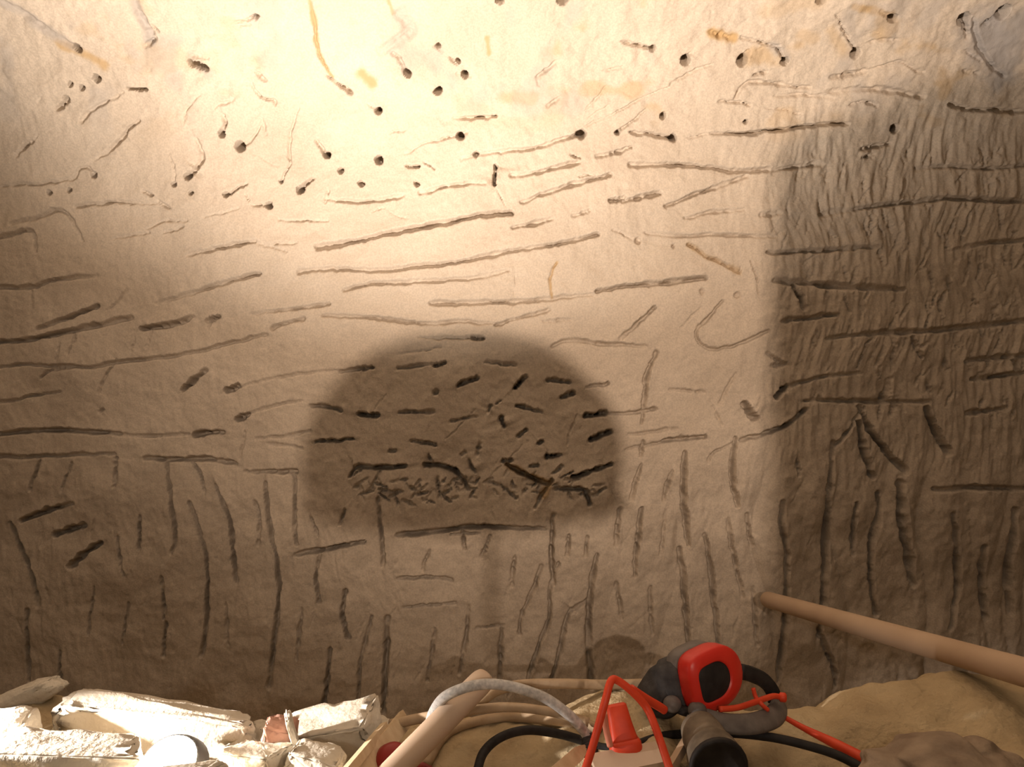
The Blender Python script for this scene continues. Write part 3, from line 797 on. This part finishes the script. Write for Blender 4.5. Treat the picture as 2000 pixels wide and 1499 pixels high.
for s_, z in ((0.93, 0.006), (1.0, 0.0), (1.01, -0.004), (0.93, -0.003)):
    br.append([(hat_w * s_ * math.cos(2 * math.pi * k / nseg), (0.74 if math.sin(2 * math.pi * k / nseg) < 0 else 0.90) * hat_w * s_ * math.sin(2 * math.pi * k / nseg), z) for k in range(nseg)])
loft('brim', br, M['hat'], hh, False)
gz = ground(hc.x, hc.y)
sx = at_ray(960, 968, TH_).x
stk = empty('iron_rod', (sx, hc.y, gz), 'thin iron rod stuck in the floor under the hard hat', 'rod')
tube('shaft', [(0.0, 0, -0.02), (0.003, 0.002, (hc.z - gz) * 0.5), (0.0, 0, hc.z - gz - 0.012)], 0.003, M['dusty'], stk)
lathe('eye', [(0.0045, hc.z - gz - 0.016), (0.012, hc.z - gz - 0.013), (0.012, hc.z - gz - 0.006), (0.004, hc.z - gz - 0.004)], M['dusty'], stk, None, 12)

# unseen block added and shaped to throw the shade on the far right
tb = 0.18
pts = [at_ray(1502, 262, tb), at_ray(1640, 232, tb), at_ray(1822, 158, tb), at_ray(2050, 150, tb), at_ray(2050, 150, tb) + Vector((0.25, 0, 0.01))]
bm = bmesh.new()
y0 = LAMP.y + (1.985 - LAMP.y) * tb
yb = 0.26
foot = ground(pts[2].x, y0) - 0.01
prof = [(pts[0].x, foot)] + [(p.x, p.z) for p in pts] + [(pts[-1].x + 0.02, foot)]
v1 = [bm.verts.new((x, y0 - yb * 0, z)) for x, z in prof]
v2 = [bm.verts.new((x + 0.06, y0 + yb, z - 0.03 if z > foot + 0.1 else z)) for x, z in prof]
m_ = len(prof)
for k in range(m_):
    bm.faces.new((v1[k], v1[(k + 1) % m_], v2[(k + 1) % m_], v2[k]))
bm.faces.new(v1); bm.faces.new(v2)
bmesh.ops.bevel(bm, geom=list(bm.edges), offset=0.008, segments=2, affect='EDGES')
tag(add('shade_block', bm_mesh('shade_block', bm), M['rock_plain'], None, False), 'tall rock block added beside the flood lamp to shade the wall', 'stone')

# ================================================================== PALE STONES ON THE LEFT
def put_stone(px, py, Y, dims, rot, seed, label, mat='stone', **kw):
    p = ray(px, py, Y)
    return stone('pale_stone' if mat == 'stone' else 'pink_stone', p, dims, rot, M[mat], seed, label, **kw)
G1 = 'pale stones heaped round the work lamp'
put_stone(34, 1374, 1.15, (0.17, 0.05, 0.042), (12, -27, 8), 3, 'long tapering pale stone sticking up at the far left', group=G1, box=0.6)
put_stone(-32, 1444, 1.00, (0.15, 0.08, 0.065), (5, 6, 12), 8, 'pale stone at the far left with a shadowed gap beside it', group=G1)
put_stone(285, 1422, 1.085, (0.29, 0.05, 0.075), (8, 7, -3), 12, 'broad pale slab leaning over the dark gap', group=G1, box=0.95)
put_stone(120, 1494, 0.92, (0.19, 0.07, 0.05), (2, 4, 4), 17, 'flat pale stone below the dark gap, cut by the lower edge', group=G1, box=0.9)
put_stone(520, 1447, 1.135, (0.062, 0.055, 0.055), (0, 4, 20), 23, 'rounded pale stone between the glowing lamp and the pink stone', group=G1)
put_stone(500, 1488, 0.98, (0.095, 0.06, 0.045), (0, -4, -16), 29, 'crumbling pale stone in front of the pink stone', group=G1)
put_stone(540, 1462, 1.015, (0.042, 0.04, 0.065), (0, 8, 10), 34, 'pinkish stone wedged between two pale stones', mat='pinkstone', box=0.95)
put_stone(652, 1438, 1.08, (0.115, 0.075, 0.062), (6, -9, 4), 41, 'big square-edged pale stone beside the thin battens', group=G1, box=1.0)
put_stone(570, 1428, 1.00, (0.012, 0.03, 0.052), (0, -14, 20), 43, 'thin upright flake of pale stone beside the pink stone', group=G1)
put_stone(620, 1496, 0.965, (0.085, 0.055, 0.045), (0, 5, -12), 47, 'small rough pale stone at the lower edge below the square stone', group=G1)
put_stone(345, 1540, 0.86, (0.12, 0.05, 0.045), (0, 0, 10), 53, 'pale stone directly below the glowing lamp', group=G1)
put_stone(742, 1424, 1.15, (0.045, 0.04, 0.032), (0, 10, 0), 59, 'shaded tan stone behind the square-edged pale stone', group=G1)

# ================================================================== TIMBER
def rod(name, A, B, r, mat, label, cat, taper=(1, 1), end_round=True):
    A, B = Vector(A), Vector(B)
    n = 14
    pts = [A.lerp(B, k / n) for k in range(n + 1)]
    d = (B - A).normalized()
    sc = [taper[0] + (taper[1] - taper[0]) * k / n for k in range(n + 1)]
    if end_round:
        pts = [A - d * r * 0.55, A - d * r * 0.42, A - d * r * 0.15] + pts + [B + d * r * 0.15, B + d * r * 0.42, B + d * r * 0.55]
        sc = [sc[0] * 0.35, sc[0] * 0.75, sc[0] * 0.95] + sc + [sc[-1] * 0.95, sc[-1] * 0.75, sc[-1] * 0.35]
    o = sweep(name, [p - A for p in pts], circ(r, 18), mat, None, None, sc)
    o.location = A
    return tag(o, label, cat)
# long pole: tip leaning on the wall, resting on the heap at the right
rod('wooden_pole', ray(1500, 1172, 1.915), ray(1500, 1172, 1.915).lerp(ray(2110, 1345, 0.94), 1.3), 0.0205, M['wood2'], 'long round wooden pole leaning across the lower right of the wall', 'pole')
# tool handle in the middle, standing up out of the heap
A = ray(948, 1324, 1.06); B = ray(764, 1512, 0.93)
hd = tube('tool_handle', [A, A.lerp(B, 0.08), A.lerp(B, 0.5), A.lerp(B, 0.8), B, A.lerp(B, 1.42)], 0.0185, M['wood'], None, 8, 16, A, [0.86, 1.0, 1.0, 0.98, 0.96, 0.95], ry=0.0165)
tag(hd, 'pale wooden tool handle slanting up under the grey cable', 'handle')

def strip(name, A, B, wd, tk, mat, label, cat, up=(0, 0, 1), point=False, reach=1.35):
    A, B = Vector(A), Vector(B)
    prof = [(-wd / 2, -tk / 2), (wd / 2, -tk / 2), (wd / 2, tk / 2), (-wd / 2, tk / 2)]
    n = 8
    if reach: A = B.lerp(A, reach)
    pts = [A.lerp(B, k / n) - A for k in range(n + 1)]
    sc = [1.0] * (n + 1)
    if point: sc[-1] = 0.12; sc[-2] = 0.65
    bo = sweep(name, pts, prof, mat, None, up, sc)
    bo.data.polygons.foreach_set('use_smooth', np.zeros(len(bo.data.polygons), dtype=bool))
    bo.location = A
    return tag(bo, label, cat)
strip('batten', ray(680, 1506, 0.92), ray(752, 1420, 1.07), 0.012, 0.010, M['batten'], 'thin light batten standing beside the square-edged stone', 'batten', (1, 0, 0.4), False, 1.1)
strip('batten', ray(704, 1512, 0.95), ray(792, 1404, 1.12), 0.026, 0.008, M['batten'], 'wider flat batten between the thin batten and the tool handle', 'batten', (0.2, -1, 0.3), False, 1.1)
strip('wood_splinter', ray(1085, 1512, 0.93), ray(1149, 1456, 1.01), 0.018, 0.005, M['batten'], 'pointed pale wood splinter below the grey cable end', 'splinter', (0.2, -0.8, 0.6), True)
strip('wood_block', ray(1160, 1512, 0.94), ray(1290, 1486, 0.955), 0.035, 0.03, M['wood'], 'pale wooden block under the orange connector', 'block', (0, -0.3, 1), False, 1.0)
strip('thin_stick', ray(1304, 1512, 0.95), ray(1364, 1408, 1.06), 0.011, 0.009, M['wood2'], 'thin brown stick beside the dusty cylinder', 'stick', (1, 0, 0.3), False, 1.05)

# ================================================================== HOSES, CABLES, CORDS
def cable(name, pts, r, mat, label, cat, scale=None):
    P_ = [ray(*p) for p in pts]
    o = tube(name, P_, r, mat, None, 8, 12, P_[0], scale)
    return tag(o, label, cat)
def on(px, py, r):
    p = hit(px, py, r); return (px, py, p.y)
cable('dusty_hose', [(1262, 1336, 1.16), (1180, 1338, 1.16), (1100, 1336, 1.15), (1020, 1338, 1.14), (970, 1350, 1.12), (930, 1376, 1.10), (860, 1396, 1.09), (810, 1406, 1.095), (762, 1416, 1.10)], 0.0075, M['hose'],
      'long dusty hose arching over the dark hollow in the heap', 'hose')
cable('dusty_hose', [(1150, 1412, 1.06), (1080, 1392, 1.07), (1000, 1382, 1.07), (935, 1386, 1.06), (905, 1394, 1.06)], 0.0065, M['hose'],
      'dusty hose lying uppermost on the sand behind the black cable', 'hose')
cable('dusty_hose', [on(1172, 1424, .007), on(1100, 1410, .007), on(1000, 1402, .007), on(930, 1410, .007), on(870, 1436, .007), on(830, 1498, .007)], 0.0075, M['hose'],
      'dusty hose closest to the black cable', 'hose')
gc = empty('grey_cable', (0, 0, 0), 'grey sheathed cable arching over the wooden tool handle', 'cable')
gp = [(838, 1416, 1.085), (846, 1392, 1.05), (866, 1364, 1.0), (905, 1345, 0.99), (950, 1337, 1.0), (1000, 1342, 1.01), (1060, 1362, 1.01), (1105, 1392, 1.01), (1135, 1422, 1.015), (1148, 1442, 1.02)]
tube('sheath', [ray(*p) for p in gp], 0.0070, M['grey_cable'], gc)
e0, e1 = ray(1146, 1438, 1.02), ray(1156, 1478, 1.00)
nz = 26
sweep('strain_relief', [e0.lerp(e1, k / nz) for k in range(nz + 1)], circ(0.0095, 14), M['charcoal'], gc, None, [1.0 - 0.18 * (k % 4 >= 2) + 0.15 * k / nz for k in range(nz + 1)])
cable('black_cable', [(930, 1515, 0.955), (945, 1470, 0.985), (980, 1440, 1.01), (1030, 1427, 1.03), (1090, 1434, 1.045), (1140, 1448, 1.048), (1180, 1462, 1.04), (1235, 1458, 1.03), (1300, 1438, 1.055), (1400, 1432, 1.07), (1500, 1440, 1.04), (1580, 1458, 1.02), (1640, 1478, 1.00), (1700, 1510, 0.97)], 0.0062, M['black'],
      'thin black cable looping across the sand behind the orange connector', 'cable')
cable('orange_cable', [(1118, 1590, 0.878), (1140, 1515, 0.89), (1160, 1450, 0.91), (1182, 1370, 0.925), (1193, 1332, 0.935), (1206, 1330, 0.94), (1235, 1352, 0.94), (1264, 1385, 0.94), (1284, 1432, 0.92), (1312, 1515, 0.89), (1338, 1590, 0.878)], 0.0050, M['orange'],
      'orange cord bent into a tall loop over the orange connector', 'cord')
cable('orange_cable', [(1232, 1346, 1.00), (1262, 1366, 1.01), (1286, 1380, 1.02), (1298, 1388, 1.025)], 0.0060, M['orange'], 'short orange cord running under the ear defenders', 'cord')
cable('red_cable', [(1522, 1396, 1.09), (1570, 1423, 1.06), (1630, 1453, 1.03), (1712, 1496, 0.98)], 0.0055, M['orange'], 'straight red cord running from the ear defenders to the cloth bundle', 'cord', [0.6, 0.8, 1.25, 1.5])

# orange connector
C0 = ray(1226, 1478, 0.965)
con = empty('orange_connector', C0, 'orange rubber cable connector standing on the wooden block', 'connector')
ax = (ray(1203, 1376, 0.985) - C0)
MC = frame_to(ax, (0, -1, 0))
def rrect(a, b, n=20, p=3.5):
    out = []
    for k in range(n):
        t = 2 * math.pi * k / n; c, s_ = math.cos(t), math.sin(t)
        out.append((a * abs(c) ** (2 / p) * (1 if c >= 0 else -1), b * abs(s_) ** (2 / p) * (1 if s_ >= 0 else -1)))
    return out
Lc = ax.length
loft('body', [[(x, y, z) for x, y in rrect(a, a * 0.85)] for a, z in ((0.0195, 0.018), (0.0175, 0.024), (0.0155, Lc * 0.6), (0.0135, Lc * 0.97), (0.0115, Lc))], M['orange'], con, True, MC)
loft('collar', [[(x, y, z) for x, y in rrect(a, a * 0.85)] for a, z in ((0.0185, 0.0), (0.0215, 0.003), (0.0215, 0.015), (0.019, 0.020))], M['orange'], con, True, MC)
tube('wire_tail', [ray(1180, 1395, 0.955) - C0, ray(1184, 1425, 0.955) - C0, ray(1192, 1458, 0.955) - C0], 0.0042, simple_mat('pale_orange', (0.75, 0.25, 0.16), (0.85, 0.35, 0.24), 40), con)

# ================================================================== EAR DEFENDERS
EC = ray(1393, 1322, 1.06)
ed = empty('ear_defenders', EC, 'red and black ear defenders with a dusty grey headband', 'ear defenders')
def dshape(a, b, n=36, flat=0.0):
    out = []
    for k in range(n):
        t = 2 * math.pi * k / n; c, s_ = math.cos(t), math.sin(t)
        p = 2.1 if c >= 0 else 4.2
        x = a * abs(c) ** (2 / p) * (1 if c >= 0 else -1); y = b * abs(s_) ** (2 / p) * (1 if s_ >= 0 else -1)
        if x < 0: x *= 1 - flat
        out.append((x, y))
    return out
ME = frame_to((0.46, -0.88, 0.10), (-0.20, 0, 1))
def cup_rings(spec, a=0.049, b=0.044):
    return [[(x * s_ + ox, y * s_, z) for x, y in dshape(a, b)] for s_, z, ox in spec]
# outer red shell with its rim, rounded front and hollow
loft('ear_cup', cup_rings([(0.88, -0.019, 0), (0.98, -0.016, 0), (1.0, -0.010, 0), (1.0, 0.004, 0), (0.985, 0.008, 0), (0.95, 0.0105, 0), (0.86, 0.0125, 0), (0.74, 0.0145, -.003), (0.64, 0.0150, -.007), (0.60, 0.0145, -.008), (0.57, 0.010, -.008)]), M['red'], ed, True, ME)
loft('cup_panel', cup_rings([(0.59, 0.0095, -.008), (0.58, 0.0125, -.008), (0.54, 0.0135, -.008), (0.3, 0.0140, -.008)]), M['black'], ed, True, ME)
loft('cushion', cup_rings([(0.70, -0.050, 0), (0.86, -0.049, 0), (0.94, -0.043, 0), (0.95, -0.028, 0), (0.92, -0.022, 0), (0.80, -0.014, 0)]), M['greyplastic'], ed, True, ME)
# second cup lying behind, dark
O2 = ray(1290, 1352, 1.09) - EC
M2 = frame_to((-0.62, -0.45, 0.45), (0.5, 0, 0.9), O2)
loft('ear_cup', cup_rings([(0.75, -0.024, 0), (0.95, -0.022, 0), (1.0, -0.010, 0), (0.95, 0.010, 0), (0.78, 0.020, 0), (0.45, 0.024, 0)], 0.030, 0.036), M['charcoal'], ed, True, M2)
M3 = frame_to((0.80, -0.40, 0.30), (-0.3, 0, 1), ray(1322, 1334, 1.085) - EC)
loft('cushion', cup_rings([(0.72, -0.020, 0), (0.95, -0.017, 0), (1.0, -0.006, 0), (1.0, 0.008, 0), (0.9, 0.016, 0), (0.7, 0.018, 0)], 0.031, 0.038), M['charcoal'], ed, True, M3)
def loc_(p): return ray(*p) - EC
bandprof = [(-0.012, -0.0035), (0.012, -0.0035), (0.015, 0.0), (0.012, 0.0035), (-0.012, 0.0035), (-0.015, 0.0)]
hb = catmull([loc_(p) for p in [(1348, 1392, 1.04), (1375, 1402, 1.025), (1420, 1414, 1.02), (1470, 1414, 1.03), (1508, 1402, 1.06), (1522, 1382, 1.09), (1516, 1362, 1.115)]], 8)
sweep('headband', hb, bandprof, M['greyplastic'], ed, (0, 0.5, -0.5))
yk = catmull([loc_(p) for p in [(1446, 1312, 1.09), (1468, 1318, 1.10), (1492, 1330, 1.11), (1508, 1350, 1.115), (1514, 1372, 1.11)]], 8)
sweep('band_arm', yk, [(a * 0.75, b * 1.6) for a, b in bandprof], M['black'], ed, (0, -1, 0.2))
tube('cup_wire', [loc_(p) for p in [(1405, 1386, 1.03), (1440, 1383, 1.04), (1475, 1372, 1.06), (1508, 1361, 1.08), (1524, 1362, 1.085)]], 0.0042, M['orange'], ed)
lathe('wire_end', [(0.004, 0), (0.0068, 0.002), (0.0068, 0.009), (0.004, 0.011)], M['orange'], ed, frame_to((1, -0.3, 0), (0, 0, 1), loc_((1521, 1362, 1.085))), 14)
tube('wire_clip', [loc_(p) for p in [(1471, 1345, 1.07), (1476, 1362, 1.068), (1487, 1376, 1.06), (1500, 1388, 1.06)]], 0.0032, M['orange'], ed)
for p, r in (((1313, 1376, 1.05), 0.0125), ((1362, 1388, 1.03), 0.0125)):
    bm = bmesh.new(); bmesh.ops.create_uvsphere(bm, u_segments=20, v_segments=12, radius=r)
    for v in bm.verts: v.co = Vector((v.co.x * 1.05, v.co.y, v.co.z * 0.95)) + loc_(p)
    add('pivot_knob', bm_mesh('pivot_knob', bm), M['greyplastic'], ed)
tube('knob_link', [loc_((1313, 1378, 1.05)), loc_((1338, 1390, 1.045)), loc_((1362, 1390, 1.03))], 0.007, M['black'], ed)

# ================================================================== DUSTY CYLINDER, RED TOOL, CLOTH BUNDLE
T0 = ray(1402, 1494, 0.935)
ct = empty('cylindrical_tool', T0, 'dusty grey cylinder with a dark round end below the ear defenders', 'tool')
MTL = frame_to((0.03, -0.80, -0.08), (0, 0, 1))
lathe('barrel', [(0.020, -0.085), (0.026, -0.080), (0.029, -0.060), (0.030, -0.035), (0.034, -0.024), (0.036, -0.004), (0.0355, 0.0)], M['dusty'], ct, MTL)
lathe('end_ring', [(0.0345, -0.002), (0.0370, 0.000), (0.0370, 0.006), (0.033, 0.008), (0.031, 0.004)], M['black'], ct, MTL)
lathe('dark_face', [(0.0325, 0.002), (0.022, 0.003), (0.003, 0.0035)], simple_mat('dark_face', (0.02, 0.015, 0.012), (0.05, 0.035, 0.025), 30, 0.5), ct, MTL)

RT = ray(767, 1488, 1.0)
rt = empty('red_tool', RT, 'dark red plastic tool half hidden behind the wooden handle', 'tool')
MR = frame_to((0.35, -0.75, 0.45), (-0.3, 0, 1))
lathe('head', [(0.006, -0.03), (0.020, -0.026), (0.024, -0.01), (0.024, 0.006), (0.020, 0.014), (0.010, 0.018)], M['darkred'], rt, MR)
tube('grip', [(-0.016, 0.0, -0.004), (-0.024, -0.012, -0.018), (-0.030, -0.02, -0.034)], 0.0115, M['darkred'], rt)
tube('guard', [(0.018, 0, -0.006), (0.038, -0.006, -0.006), (0.058, -0.01, -0.014)], 0.008, M['darkred'], rt)

# lumpy dust covered bundle at the right
BC = ray(1850, 1530, 0.90)
n1, n2 = 90, 60
u_ = np.linspace(0, 2 * math.pi, n1, endpoint=False); v_ = np.linspace(0.04, math.pi - 0.04, n2)
UU, VV = np.meshgrid(u_, v_)
dx = np.sin(VV) * np.cos(UU); dy = np.sin(VV) * np.sin(UU); dz = np.cos(VV)
fold = 0.12 * fbm(dx * 1.6 + dz * 2.4 + 5, dy * 1.8 + dz * 1.3, 101, 3) + 0.13 * np.abs(np.sin(3.1 * dx + 2.6 * dz + 2.2 * fbm(dx * 2 + 3, dz * 2 + dy, 105, 2)))
rad = 0.86 + fold
bm = bmesh.new()
vs = [[bm.verts.new((0.105 * rad[j, i] * dx[j, i], 0.075 * rad[j, i] * dy[j, i], 0.055 * rad[j, i] * dz[j, i])) for i in range(n1)] for j in range(n2)]
for j in range(n2 - 1):
    for i in range(n1):
        bm.faces.new((vs[j][i], vs[j][(i + 1) % n1], vs[j + 1][(i + 1) % n1], vs[j + 1][i]))
bm.faces.new(vs[0]); bm.faces.new(vs[-1])
cb = add('cloth_bundle', bm_mesh('cloth_bundle', bm), M['cloth'])
cb.location = BC
tag(cb, 'crumpled dusty cloth bundle at the lower right corner of the heap', 'cloth')
